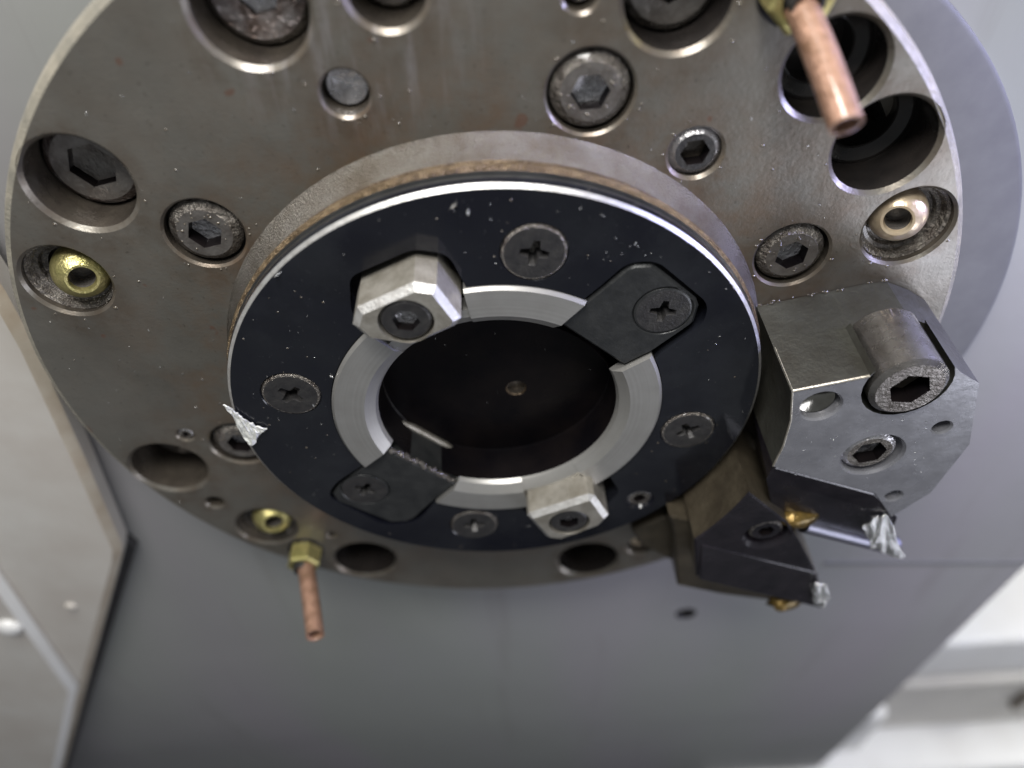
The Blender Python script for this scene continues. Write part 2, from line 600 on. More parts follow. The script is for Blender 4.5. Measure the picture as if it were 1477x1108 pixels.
def soften(o, w=0.02, seg=3):
    b = o.modifiers.new('bevel', 'BEVEL')
    b.width = w
    b.segments = seg
    b.limit_method = 'ANGLE'
    b.angle_limit = radians(40)
    return o


box(mb, 1.4, 8, 0.95, 4.5, -4.35, -3.79)
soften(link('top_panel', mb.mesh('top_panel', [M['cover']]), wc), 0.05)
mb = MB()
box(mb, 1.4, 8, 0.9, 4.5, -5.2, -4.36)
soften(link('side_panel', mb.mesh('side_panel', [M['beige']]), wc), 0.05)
mb = MB()
box(mb, 1.4, 8, 0.55, 4.5, -6.6, -5.21)
soften(link('base_panel', mb.mesh('base_panel', [M['cover']]), wc), 0.06)
mb = MB()
box(mb, 3.74, 3.81, 0.85, 0.899, -4.82, -4.56)  # added dark block in place of a shaded notch
o = link('notch_block', mb.mesh('notch_block', [M['groove']]), wc)
soften(o, 0.02)

blk = thing('white_block', 'white painted block with a rounded corner at the bottom right edge of the photo', 'block', (2.4, 0.85, -5.35))
mb = MB()
box(mb, 1.5, 2.69, 0.75, 1.0, -5.35, -4.50)
soften(link('body', mb.mesh('body', [M['cover']]), blk), 0.07, 4)

# ------------------------------------------------------------------ ivory sheet metal cover on the left
sc = thing('sheet_metal_cover', 'ivory sheet metal cover with an angled corner at the left of the turret', 'machine cover', (-2.4, 0.15, -2.8))
mb = MB()
out = [(-1.061, 1.6), (-1.058, 0.205), (-1.071, 0.048), (-1.134, -0.366), (-1.205, -0.80), (-1.235, -0.87), (-2.72, -3.55), (-4.0, -3.55), (-4.0, 1.6)]
mb.prism(out, 0.1, 0.17, 0.022, 0, 1)
link('cover_panel', mb.mesh('cover_panel', [M['white'], M['soiled']]), sc)
mb = MB()
lip = [(-1.575, -0.70), (-1.605, -0.863), (-1.738, -1.727), (-2.70, -3.52), (-4.0, -3.52), (-4.0, -0.2)]
mb.prism(lip, 0.062, 0.1, 0.024, 0, 1)  # whiter bevel, its highlight put into the colour
link('raised_panel', mb.mesh('raised_panel', [M['white'], M['cover']]), sc)
mb = MB()
gap_strip = [(-1.24, -0.80), (-1.215, -0.90), (-2.67, -3.50), (-3.3, -3.50), (-1.5, -0.80)]  # black strip in place of the shaded gap beside the cover
mb.prism(gap_strip, 0.171, 0.198)
link('gap_shade', mb.mesh('gap_shade', [M['gap_black']]), sc)
mb = MB()
mb.lathe(-1.715, -1.165, [(0.0, 0.035), (0.02, 0.038), (0.035, 0.046), (0.045, 0.07)], 32)
link('button_head', mb.mesh('button_head', [M['cover']]), sc)
mb = MB()
mb.lathe(-1.50, -1.12, [(0.0, 0.088), (0.014, 0.09), (0.02, 0.1)], 24)
link('rivet', mb.mesh('rivet', [M['white']]), sc)

# ------------------------------------------------------------------ turret
turret = thing('tool_turret', 'round grey steel turret disc with a black centre plate and screws around it', 'tool turret', (0, 0, 0))

holes = []
for i, (x, z, r) in enumerate(BIG):
    holes.append((x, z, r, 0.25 if i >= 7 else 0.165, 0.008))
for x, z, r in BRASS:
    holes.append((x, z, r, 0.075, 0.006))
for x, z, r in BOLT:
    holes.append((x, z, r, 0.06, 0.005))
for x, z, r in SETS:
    holes.append((x, z, r, 0.03, 0.006))
for x, z, r, d in SMALL:
    holes.append((x, z, r, d, 0.005))

mb = MB()
NR = 256
mb.sheet(circle(0, 0, 0.984, NR), [circle(x, z, r, 56) for x, z, r, d, c in holes], 0.0, 0)
mb.lathe(0, 0, [(0.984, 0.0), (0.9955, 0.007), (1.0, 0.018)], NR, 2)
mb.lathe(0, 0, [(1.0, 0.018), (1.0, 0.12), (0.93, 0.14), (0.93, 0.167), (0.2, 0.167)], NR, 0)
for i, (x, z, r, d, c) in enumerate(holes):
    mb.lathe(x, z, [(r, 0.0), (r - c, c)], 56, 0)
    mb.lathe(x, z, [(r - c, c), (r - c, d), (r * 0.4, d), (0.0, d)], 56, 3 if i in (3, 4, 5, 7, 8) else 1)
disc = link('turret_disc', mb.mesh('turret_disc', [M['disc'], M['oily'], M['rim'], M['tarred']], 25), turret)

# hub under the centre plate: cone, dirty groove, bead, dark side
mb = MB()
mb.lathe(0, 0, [(0.588, 0.001), (0.582, -0.003), (0.560, -0.044), (0.558, -0.047)], NR, 0)
mb.lathe(0, 0, [(0.558, -0.047), (0.550, -0.050), (0.548, -0.064), (0.559, -0.066), (0.564, -0.072)], NR, 1)
mb.lathe(0, 0, [(0.564, -0.072), (0.569, -0.077), (0.569, -0.085), (0.563, -0.090)], NR, 2)
mb.lathe(0, 0, [(0.563, -0.090), (0.554, -0.092), (0.554, -0.097), (0.5605, -0.099), (0.5605, -0.111)], NR, 3)
hub = link('hub', mb.mesh('hub', [M['hub'], M['groove'], M['bead'], M['key']], 40), turret)

# ---- black plate
PH = -0.129
slot1 = round_poly([(0.10, 0.225), (0.250, 0.388), (0.303, 0.388), (0.412, 0.281), (0.411, 0.232), (0.285, 0.10)], 0.022)
slot2 = round_poly([(-0.29, -0.128), (-0.395, -0.215), (-0.424, -0.268), (-0.302, -0.404), (-0.222, -0.392), (-0.14, -0.27)], 0.03)
slot3 = round_poly([(-0.262, 0.30), (-0.25, 0.388), (-0.128, 0.442), (-0.068, 0.425), (-0.036, 0.33), (-0.10, 0.24), (-0.20, 0.22)], 0.02)
slot4 = round_poly([(0.035, -0.33), (0.045, -0.268), (0.20, -0.196), (0.238, -0.205), (0.285, -0.31), (0.245, -0.385), (0.14, -0.415), (0.06, -0.395)], 0.02)
CSK = [(0.082, 0.420, .063), (-0.424, 0.094, .063), (0.423, -0.091, .063), (-0.080, -0.420, .063), (0.338, -0.352, .036)]


def clip_to_ring(slot, R):
    """Slot outline merged into the round opening: points inside R are moved onto R."""
    out = []
    for x, z in slot:
        q = hypot(x, z)
        if q < R:
            x, z = x * R / q, z * R / q
        out.append((x, z))
    return out


def opening(R, slots, n=220):
    """Round opening of radius R with the slots cut outward from it (radial union)."""
    def reach(slot, a):
        d = Vector((cos(a), sin(a)))
        best = 0
        for i in range(len(slot)):
            p, q = Vector(slot[i - 1]), Vector(slot[i])
            e = q - p
            den = d.x * e.y - d.y * e.x
            if abs(den) < 1e-9:
                continue
            t = (p.x * e.y - p.y * e.x) / den
            u = (p.x * d.y - p.y * d.x) / den
            if t > 0 and -1e-6 <= u <= 1 + 1e-6:
                best = max(best, t)
        return best
    angs = sorted(set([round(2 * pi * i / n, 5) for i in range(n)] +
                      [round(atan2(z, x) % (2 * pi) + e, 5) for s in slots for x, z in s for e in (-0.0015, 0.0015)]))
    return [(max([R] + [reach(s, a) for s in slots]) * cos(a), max([R] + [reach(s, a) for s in slots]) * sin(a)) for a in angs]


open_loop = opening(0.354, [slot1, slot2, slot3, slot4])
mb = MB()
mb.sheet(circle(0, 0, 0.5535, NR), [open_loop] + [circle(x, z, r, 48) for x, z, r in CSK], PH, 0)
mb.lathe(0, 0, [(0.5535, PH), (0.560, PH + 0.006)], NR, 1)
mb.lathe(0, 0, [(0.560, PH + 0.006), (0.561, PH + 0.007), (0.561, PH + 0.02)], NR, 0)
mb.walls(open_loop, PH, PH + 0.05, 0)
for x, z, r in CSK:
    mb.lathe(x, z, [(r, PH), (r * 0.9, PH + 0.006), (r * 0.55, PH + 0.03), (0, PH + 0.03)], 48, 0)
plate = link('centre_plate', mb.mesh('centre_plate', [M['plate'], M['edge']], 25), turret)
# floor under the slots
mb = MB()
mb.lathe(0, 0, [(0.53, -0.085), (0.30, -0.085)], 96)
link('slot_floor', mb.mesh('slot_floor', [M['bore']]), turret)

# ---- steel ring round the bore, interrupted at the two keys and clamps
mb = MB()
RP = [(0.352, -0.09), (0.352, -0.131), (0.346, -0.137), (0.284, -0.137), (0.262, -0.122), (0.257, -0.112)]


def gap(slot):
    """Angles in which the slot takes the ring away, from its points near the ring."""
    c = atan2(sum(p[1] for p in slot), sum(p[0] for p in slot))
    return c


def arc(mb, prof, a0, a1, mi=0, b0=None, b1=None):
    """Ring sector; b0 and b1 are the end angles at the outer edge when the ends are cut askew."""
    b0, b1 = a0 if b0 is None else b0, a1 if b1 is None else b1
    n = max(6, int((a1 - a0) / 0.03))
    vs, fs = [], []
    m = len(prof)
    for i in range(n + 1):
        for r, y in prof:
            w = min(1.0, max(0.0, (r - 0.257) / 0.095))
            p, q = a0 + (b0 - a0) * w, a1 + (b1 - a1) * w
            a = p + (q - p) * i / n
            vs.append((r * cos(a), y, r * sin(a)))
    for i in range(n):
        for j in range(m - 1):
            fs.append((i * m + j, i * m + j + 1, (i + 1) * m + j + 1, (i + 1) * m + j))
    fs.append(tuple(range(m)))
    fs.append(tuple(range(n * m, (n + 1) * m)))
    mb.add(vs, fs, mi)


K1, K2 = atan2(0.225, 0.24), atan2(-0.20, -0.25)
hw = 0.093
# ring sectors run from one key slot to the next; under the clamps they stay whole but low
for a0, a1, b0, b1 in ((63.6, 98, 59.4, 98), (133, 200.6, 133, 206.2), (246.6, 280, 241.8, 280), (310, 383.6, 310, 386.0)):
    arc(mb, RP, radians(a0), radians(a1), 0, radians(b0), radians(b1))
low = [(0.352, -0.09), (0.352, -0.095), (0.284, -0.095), (0.265, -0.095), (0.257, -0.088), (0.257, -0.05)]
arc(mb, [(0.30, -0.09), (0.30, -0.128), (0.284, -0.131), (0.262, -0.118), (0.257, -0.112)], radians(98.2), radians(133))
arc(mb, [(0.30, -0.09), (0.30, -0.128), (0.284, -0.131), (0.262, -0.118), (0.257, -0.112)], radians(280), radians(310))
link('locating_ring', mb.mesh('locating_ring', [M['ring']], 25), turret)

# ---- bore with its small centre hole
mb = MB()
hx, hz = 0.043, -0.038
mb.lathe(0, 0, [(0.257, -0.112), (0.2565, -0.022), (0.2545, -0.02)], 128, 0)
mb.sheet(circle(0, 0, 0.2545, 128), [circle(hx, hz, 0.0235, 40)], -0.02, 0)
mb.lathe(hx, hz, [(0.0235, -0.02), (0.0205, -0.017)], 40, 1)
mb.lathe(hx, hz, [(0.0205, -0.017), (0.0205, 0.03), (0, 0.03)], 40, 2)
link('bore', mb.mesh('bore', [M['bore'], M['groove'], M['oily']], 25), turret)


# ------------------------------------------------------------------ screws (mesh data shared, each an object)
def hex_head_mesh(name, R, rin, hexr, depth, mats, side=0.05, knurl=False, hexdepth=0.035, rot=0.3, bottom=None):
    """Socket cap screw head, axis along Y, face at y=0, looking to -Y."""
    mb = MB()
    n = 60
    hexa = [p for p in circle(0, 0, hexr, 6, rot)]
    mb.sheet(circle(0, 0, rin, n), [hexa], 0.0, 0)
    if knurl:
        prof = [(rin, 0.0), (R - 0.004, 0.009), (R, 0.014)]
    else:
        prof = [(rin, 0.0), (R, (R - rin) * 0.8)]
    mb.lathe(0, 0, prof, n, 1)
    y1 = prof[-1][1]
    if knurl:
        vs, fs = [], []
        m = 200
        for y in (y1, side):
            for i in range(m):
                r = R if i % 2 else R - 0.0018
                vs.append((r * cos(2 * pi * i / m), y, r * sin(2 * pi * i / m)))
        fs = [(i, (i + 1) % m, m + (i + 1) % m, m + i) for i in range(m)]
        mb.add(vs, fs, 1)
    else:
        mb.lathe(0, 0, [(R, y1), (R, side)], n, 1)
    mb.walls(hexa, 0.0, hexdepth, 3)  # black walls put the socket's dark reflections into the colour
    # drilled cone at the bottom of the socket
    vs = [(p[0], hexdepth, p[1]) for p in hexa] + [(0, hexdepth + hexr * 0.3, 0)]
    mb.add(vs, [(i, (i + 1) % 6, 6) for i in range(6)], 2)
    return mb.mesh(name, list(mats) + [bottom or M['bright'], M['bore']], 20)


def cross_mesh(name, R, mats):
    """Countersunk screw with a cross recess, face at y=0."""
    mb = MB()
    n = 48
    a, b = R * 0.1, R * 0.43
    cr = [(b, -a), (b, a), (a * 1.5, a * 1.5), (a, b), (-a, b), (-a * 1.5, a * 1.5), (-b, a), (-b, -a), (-a * 1.5, -a * 1.5), (-a, -b), (a, -b), (a * 1.5, -a * 1.5)]
    cr2 = [(x * 0.6, z * 0.6) for x, z in cr]
    mb.sheet(circle(0, 0, R * 0.86, n), [cr], 0.0, 0)
    mb.lathe(0, 0, [(R * 0.86, 0.0), (R * 0.92, 0.001), (R * 0.95, 0.006), (R * 0.7, 0.03)], n, 1)
    mb.walls(cr, 0.0, 0.026, 0, cr2)
    mb.poly(cr2, 0.026, 1)
    return mb.mesh(name, mats, 25)


ME_PH = cross_mesh('countersunk_screw', 0.063, [M['screw'], M['grimy']])
for k, (x, z, r) in enumerate(CSK[:4]):
    o = link('countersunk_screw', ME_PH, plate, (x, PH - 0.002, z))
    o.rotation_euler = (0, (0.2, 0.75, 1.1, 0.0)[k], 0)
ME_KEY = cross_mesh('key_screw', 0.06, [M['screw'], M['key']])
me_hex_small = hex_head_mesh('glint_screw', 0.032, 0.026, 0.016, 0, [M['grimy'], M['bright']], 0.02)
link('glint_screw', me_hex_small, plate, (CSK[4][0], PH + 0.006, CSK[4][1]))  # added small head in place of the holder's reflection on the plate

ME_CAP = hex_head_mesh('cap_screw', 0.068, 0.051, 0.034, 0, [M['wet'], M['grimy']], 0.055, True, 0.03)
for k, (x, z, r) in enumerate(BOLT):
    me = ME_CAP
    o = link('cap_screw', me, turret, (x, 0.002, z))
    o.rotation_euler = (0, (0.25, 0.9, 0.1, 0.5)[k], 0)
ME_SET = hex_head_mesh('set_screw', 0.047, 0.036, 0.027, 0, [M['screw'], M['bright']], 0.03, False, 0.03, 0.1)
for x, z, r in SETS:
    link('set_screw', ME_SET, turret, (x, 0.004, z))

# deep counterbored screws in the large holes: depth of the head face, material
ME_DEEP = hex_head_mesh('deep_cap_screw', 0.088, 0.072, 0.046, 0, [M['wet'], M['rusty']], 0.05, True, 0.022, 0.2, M['wet'])
ME_RUST = hex_head_mesh('rusty_cap_screw', 0.088, 0.074, 0.036, 0, [M['rusty'], M['grimy']], 0.05, True, 0.012, 0.2)
ME_DARK = hex_head_mesh('dark_cap_screw', 0.083, 0.068, 0.036, 0, [M['wet'], M['grimy']], 0.05, True, 0.03, 0.5, M['oily'])
for i, me, d in ((0, ME_DEEP, 0.068), (1, ME_RUST, 0.07), (2, ME_DARK, 0.075), (3, ME_DARK, 0.07), (6, ME_DEEP, 0.11)):
    x, z, r = BIG[i]
    o = link({0: 'cap_screw', 1: 'cap_screw', 2: 'cap_screw', 3: 'cap_screw', 6: 'cap_screw'}[i], me, turret, (x, d, z),
             {1: 'wet rusty cap screw deep in its hole'}.get(i))
    if i == 2:
        o.scale = (0.74, 1, 0.74)
# stepped sleeves in the two empty holes on the right
for i in (4, 5):
    x, z, r = BIG[i]
    mb = MB()
    mb.lathe(0, 0, [(r - 0.009, 0.0), (r - 0.014, 0.0), (r * 0.66, 0.012), (r * 0.62, 0.012), (r * 0.62, 0.06), (0, 0.06)], 48)
    link('sleeve', mb.mesh('sleeve', [M['tarred']], 25), turret, (x, 0.075 + 0.03 * (i == 5), z))

# swivel nozzles of brass sunk in their pockets
for k, (x, z, r) in enumerate(BRASS):
    mt = M['brass'] if k in (0, 2) else M['pale_brass']
    dx, dz = ((0.018, 0.002), (-0.012, 0.012), (0.014, 0.014), (-0.008, 0.02))[k]
    q = 0.056 if k < 3 else 0.036
    mb = MB()
    a0 = 33.0
    mb.lathe(0, 0, [(0.0, q * 0.3), (q * 0.40, q * 0.3), (q * 0.42, -q * 0.6)], 40, 1)
    mb.lathe(0, 0, [(q * 0.42, -q * 0.6), (q * 0.46, -q * 0.83)] +
             [(q * sin(radians(a0 + t * 9)), -q * cos(radians(a0 + t * 9))) for t in range(9)], 40, 0)
    tilt = ((-0.15, 0.42), (-0.2, -0.42), (-0.25, 0.3), (-0.1, 0.2))[k]
    o = link('swivel_nozzle', mb.mesh('swivel_nozzle', [mt, M['wet']], 35), turret, (x + dx, 0.036, z + dz))
    o.rotation_euler = (tilt[0], 0, tilt[1])
    mb = MB()
    mb.lathe(0, 0, [(r - 0.007, 0.0), (r * 0.86, 0.004), (r * 0.80, 0.018), (r * 0.72, 0.02), (r * 0.68, 0.03), (q * 0.9, 0.034)], 48)
    link('retainer', mb.mesh('retainer', [M['grimy'] if k != 2 else M['oily']], 25), turret, (x, 0.016, z))

# plug in the shallow hole by the streaks, small grub screws
mb = MB()
mb.lathe(0, 0, [(0.0, 0.006), (0.018, 0.002), (0.034, 0.0), (0.039, 0.006)], 40)
link('plug', mb.mesh('plug', [M['bright']], 25), turret, (-0.219, 0.034, 0.664))
ME_GRUB = hex_head_mesh('grub_screw', 0.018, 0.014, 0.009, 0, [M['grimy'], M['bright']], 0.02)
for x, z, d in ((-0.761, -0.162, 0.004), (-0.501, -0.627, 0.012), (0.165, 0.801, 0.02)):
    link('grub_screw', ME_GRUB, turret, (x, d, z))

# ------------------------------------------------------------------ clamps and keys on the plate
ME_CL = hex_head_mesh('clamp_screw', 0.046, 0.041, 0.025, 0, [M['screw'], M['screw']], 0.05, False, 0.02, 0.0)


def clamp(loop, screw, ytop, rr):
    mb = MB()
    hole = circle(screw[0], screw[1], 0.05, 40)
    mb.prism(loop, ytop, -0.086, 0.012, 0, 1, [hole])
    mb.walls(hole, ytop, ytop + 0.03, 0)
    mb.cap(screw[0], screw[1], 0.05, ytop + 0.03, 40)
    o = link('clamp_block', mb.mesh('clamp_block', [M['steel'], M['edge']], 20), turret)
    s = link('clamp_screw', ME_CL, o, (screw[0], ytop + 0.003, screw[1]))
    s.rotation_euler = (0, rr, 0)


clamp([(-0.231, 0.376), (-0.127, 0.424), (-0.089, 0.414), (-0.053, 0.339), (-0.066, 0.321), (-0.147, 0.281), (-0.223, 0.302), (-0.246, 0.337)], (-0.1495, 0.345), -0.21, 0.2)
clamp([(0.0595, -0.292), (0.197, -0.2285), (0.212, -0.2355), (0.250, -0.319), (0.232, -0.355), (0.137, -0.408), (0.101, -0.398), (0.0545, -0.303)], (0.1545, -0.328), -0.20, 0.5)


def key(loop, screw, ytop, ybot, rr):
    mb = MB()
    hole = circle(screw[0], screw[1], 0.06, 44)
    mb.prism(loop, ytop, ybot, 0.006, 0, 0, [hole])
    mb.lathe(screw[0], screw[1], [(0.06, ytop), (0.054, ytop + 0.007), (0.03, ytop + 0.025), (0, ytop + 0.025)], 44)
    o = link('drive_key', mb.mesh('drive_key', [M['key']], 20), turret)
    s = link('key_screw', ME_KEY, o, (screw[0], ytop - 0.001, screw[1]))
    s.rotation_euler = (0, rr, 0)


key([(0.128, 0.248), (0.250, 0.374), (0.265, 0.380), (0.296, 0.378), (0.388, 0.291), (0.396, 0.272), (0.392, 0.232), (0.385, 0.222), (0.317, 0.157), (0.264, 0.123)], (0.327, 0.266), -0.127, -0.03, 0.15)
key([(-0.330, -0.170), (-0.256, -0.103), (-0.110, -0.246), (-0.172, -0.314), (-0.228, -0.384), (-0.25, -0.396), (-0.29, -0.394), (-0.405, -0.292), (-0.411, -0.262), (-0.385, -0.223)],
    (-0.329, -0.248), -0.127, -0.024, 0.5)
# pale lip along the foot of the second key and a worn bumpy strip added for glints on its upper edge
mb = MB()
mb.tube([(-0.246, -0.032, -0.106), (-0.205, -0.026, -0.150), (-0.171, -0.026, -0.184), (-0.135, -0.026, -0.222), (-0.102, -0.032, -0.258)], [0.004, 0.009, 0.008, 0.009, 0.006], 10)
link('key_burr', mb.mesh('key_burr', [M['steel']]), turret)
mb = MB()
kr = random.Random(3)
pts, rad = [], []
for i in range(31):
    t = i / 30
    pts.append((-0.250 + 0.134 * t + kr.uniform(-.002, .002), -0.122 + kr.uniform(-.003, .002), -0.107 - 0.132 * t + kr.uniform(-.003, .003)))
    rad.append(kr.uniform(0.003, 0.0085))
mb.tube(pts, rad, 8)
link('glint_edge', mb.mesh('glint_edge', [M['wet']]), turret)


# ------------------------------------------------------------------ coolant nozzles with copper pipes
def nozzle(name_label, base, pts, nut_r, nut_h, rot):
    t = thing('coolant_nozzle', name_label, 'coolant nozzle', base, 'copper coolant nozzles on the turret')
    bx, by, bz = base
    mb = MB()
    hexa = circle(bx, bz, nut_r, 6, rot)
    hole = circle(bx, bz, nut_r * 0.62, 30)
    mb.sheet(inset(hexa, nut_r * 0.10), [hole], -nut_h)
    mb.walls(inset(hexa, nut_r * 0.10), -nut_h, -nut_h + 0.006, 0, hexa)
    mb.walls(hexa, -nut_h + 0.006, -0.004)
    mb.walls(hole, -nut_h, -nut_h + 0.03)
    link('brass_nut', mb.mesh('brass_nut', [M['brass']], 25), t)
    mb = MB()
    mb.lathe(bx, bz, [(nut_r * 0.61, -nut_h + 0.02), (nut_r * 0.55, -nut_h + 0.008), (0.026, -nut_h - 0.004), (0.0245, -nut_h - 0.016), (0.02, -nut_h - 0.016)], 30)
    link('ferrule', mb.mesh('ferrule', [M['screw']], 25), t)
    mb = MB()
    mb.lathe(bx, bz, [(nut_r * 1.05, 0.0005), (nut_r * 1.05, -0.006), (nut_r * 0.7, -0.006)], 36)
    link('washer', mb.mesh('washer', [M['dark']], 25), t)
    mb = MB()
    mb.tube(pts, 0.0245, 28, inner=0.0165)
    link('copper_pipe', mb.mesh('copper_pipe', [M['copper']], 40), t)


def bend(p0, p1, sag, n=14):
    a, b = Vector(p0), Vector(p1)
    return [a.lerp(b, i / n) + Vector(sag) * (4 * (i / n) * (1 - i / n)) for i in range(n + 1)]


nozzle('speckled copper coolant pipe in a brass nut above the two empty dark holes', (0.492, 0, 0.795),
       bend((0.488, -0.03, 0.790), (0.515, -0.245, 0.695), (0, 0, 0.005)), 0.054, 0.055, 0.25)
nozzle('plain copper coolant pipe in a yellow nut at the lower left rim', (-0.588, 0, -0.690),
       bend((-0.588, -0.03, -0.690), (-0.520, -0.28, -0.673), (0, 0, -0.006)), 0.048, 0.06, 0.1)


# ------------------------------------------------------------------ tool holders
def tri_prism(mb, loop, ya, yb, mi=0):
    mb.prism(loop, ya, yb, 0.004, mi)


def arc_pts(r, p, q, n=10):
    a0, a1 = atan2(p[1], p[0]), atan2(q[1], q[0])
    return [(r * cos(a0 + (a1 - a0) * i / n), r * sin(a0 + (a1 - a0) * i / n)) for i in range(n + 1)]


FH = -0.25
h1 = thing('tool_holder', 'grey steel tool holder with a large socket screw at the right of the black plate', 'tool holder', (0.75, 0, -0.1), 'tool holders bolted to the disc')
inner = arc_pts(0.585, (0.562, 0.152), (0.5795, -0.080), 12)
cs = (0.786, 0.155)      # clamp screw axis
# body: upper outline with a round pocket for the screw cut through the top face
pr_ = 0.086
a0 = atan2(0.196 - cs[1], 0.712 - cs[0])
pocket = []
for i in range(17):
    a = radians(150) + radians(240) * i / 16
    pocket.append((cs[0] + pr_ * cos(a), cs[1] + pr_ * sin(a)))
body_low = [(0.571, -0.126), (0.912, -0.302), (0.965, -0.21), (0.984, -0.04), (0.926, 0.149)]
topline = [(0.563, 0.155), (0.700, 0.1865)]
front = inner[::-1][:-1] + [(0.563, 0.156), (0.705, 0.186)] + pocket + [(0.880, 0.180), (0.926, 0.149), (0.984, -0.04), (0.965, -0.21), (0.905, -0.300), (0.835, -0.200)]
full = inner[::-1][:-1] + [(0.563, 0.156), (0.705, 0.186), (0.79, 0.2035), (0.826, 0.205), (0.880, 0.180), (0.926, 0.149), (0.984, -0.04), (0.965, -0.21), (0.905, -0.300), (0.835, -0.200)]
csk = (0.632, 0.106)
hx1 = (0.786, -0.060)
sm1, sm2 = (0.903, 0.020), (0.882, -0.216)
hl = [circle(*csk, 0.043, 40), circle(*hx1, 0.068, 44), circle(*sm1, 0.022, 40), circle(*sm2, 0.022, 40)]
mb = MB()
PD = -0.115              # depth of the pocket floor
mb.sheet(inset(front, 0.0), hl, FH, 1)
mb.walls(front, FH, PD, 0)
mb.prism(full, PD, -0.002, 0.0, 0)
for (x, z), r, d in ((csk, 0.043, 0.04), (sm1, 0.022, 0.05), (sm2, 0.022, 0.02)):
    mb.lathe(x, z, [(r, FH), (r - 0.004, FH + 0.004), (r * 0.8, FH + d), (0, FH + d)], 40, 1)
mb.lathe(hx1[0], hx1[1], [(0.068, FH), (0.063, FH + 0.006), (0.062, FH + 0.035), (0, FH + 0.035)], 44, 1)
hb = link('holder_body', mb.mesh('holder_body', [M['holder'], M['face']], 20), h1)
# bright worn edges along the front of the top face and inner corner
mb = MB()
mb.tube([(0.566, FH + 0.001, 0.154), (0.704, FH + 0.001, 0.1845)], 0.0032, 8)
mb.tube([(0.566, FH + 0.001, 0.154), (0.566, -0.13, 0.154)], 0.0028, 8)
mb.tube([(0.5795, FH + 0.001, -0.080), (0.5855, FH + 0.0, -0.01), (0.582, FH + 0.0, 0.07), (0.566, FH + 0.001, 0.152)], 0.0022, 8)
link('worn_edge', mb.mesh('worn_edge', [M['steel']]), h1)
ME_BIG = hex_head_mesh('clamping_screw', 0.074, 0.064, 0.041, 0, [M['wet'], M['knurl']], 0.15, False, 0.04, 0.9, M['oily'])
link('clamping_screw', ME_BIG, h1, (cs[0], FH - 0.012, cs[1]))
mb = MB()
mb.lathe(0, 0, [(0.0, 0.004), (0.02, 0.0), (0.036, -0.004), (0.038, 0.004)], 36)
link('ball_plunger', mb.mesh('ball_plunger', [M['chrome']], 60), h1, (csk[0] - 0.004, FH + 0.02, csk[1] + 0.002))
ME_H1 = hex_head_mesh('socket_screw', 0.055, 0.046, 0.036, 0, [M['grimy'], M['bright']], 0.03, False, 0.028, 0.2)
link('socket_screw', ME_H1, h1, (hx1[0] - 0.006, FH + 0.004, hx1[1] + 0.004))
# dark tool shank in the slot under the body; upper strip paints the face's dark reflection
mb = MB()
rows = [(0.581, FH, -0.081, 0.834, -0.2015), (0.573, FH + 0.006, -0.130, 0.930, -0.315), (0.648, FH + 0.045, -0.347, 0.985, -0.512)]
v = []
for xa, y, za, xb, zb in rows:
    v += [(xa, y, za), (xb, y, zb)]
for xa, y, za, xb, zb in rows[::2]:
    v += [(xa, -0.06, za), (xb, -0.06, zb)]
mb.add(v, [(0, 1, 3, 2), (2, 3, 5, 4), (4, 5, 9, 8), (0, 2, 4, 8, 6), (1, 7, 9, 5, 3), (0, 6, 7, 1), (6, 8, 9, 7)], 0, False)
sh = soften(link('tool_shank', mb.mesh('tool_shank', [M['dark']]), h1), 0.006, 2)
mb = MB()
mb.tube([(0.735, FH + 0.052, -0.385), (1.0, FH + 0.052, -0.516)], 0.026, 20)  # bar added to catch light as the shank's bevelled lower edge
link('round_bar', mb.mesh('round_bar', [M['shank_bevel']], 40), h1)


def lump(name, c, r, mat, parent, seed, squash=(1, 1, 1), amp=0.3, label=None):
    bm = bmesh.new()
    bmesh.ops.create_icosphere(bm, subdivisions=2, radius=1)
    rnd = random.Random(seed)
    for v in bm.verts:
        k = 1 + amp * (rnd.random() - 0.5)
        v.co = Vector((v.co.x * r * squash[0] * k, v.co.y * r * squash[1] * k, v.co.z * r * squash[2] * k))
    me = bpy.data.meshes.new(name)
    bm.to_mesh(me)
    bm.free()
    for p in me.polygons:
        p.use_smooth = True
    me.materials.append(mat)
    return link(name, me, parent, c, label)


lump('insert', (0.700, FH + 0.03, -0.330), 0.034, M['amber'], h1, 3, (1.3, 0.7, 0.75), 0.5)

h2 = thing('tool_holder', 'dark tool holder with a chipped tip at the bottom right below the other holder', 'tool holder', (0.62, 0, -0.53), 'tool holders bolted to the disc')
in2 = arc_pts(0.572, (0.545, -0.172), (0.450, -0.354), 10)
mb = MB()
f2 = in2 + [(0.479, -0.529), (0.849, -0.724), (0.80, -0.56), (0.715, -0.397), (0.66, -0.30)]
hole2 = circle(0.625, -0.352, 0.06, 36)
top2 = inset(f2, 0.004)
mb.sheet(top2, [hole2], FH, 1)
mb.walls(top2, FH, FH + 0.004, 1, f2)
mb.walls(f2, FH + 0.004, -0.004, 0)
mb.poly(f2, -0.004, 0)
mb.lathe(0.625, -0.352, [(0.06, FH), (0.05, FH + 0.01), (0.047, FH + 0.05), (0, FH + 0.05)], 36, 1)
link('holder_body', mb.mesh('holder_body', [M['brown'], M['dark']], 20), h2)
mb = MB()
b2 = [(0.406, -0.369), (0.429, -0.45), (0.470, -0.718), (0.606, -0.785), (0.76, -0.84), (0.80, -0.72), (0.50, -0.40)]
mb.prism(b2, -0.17, -0.004, 0.006)
link('holder_base', mb.mesh('holder_base', [M['brown']], 20), h2)
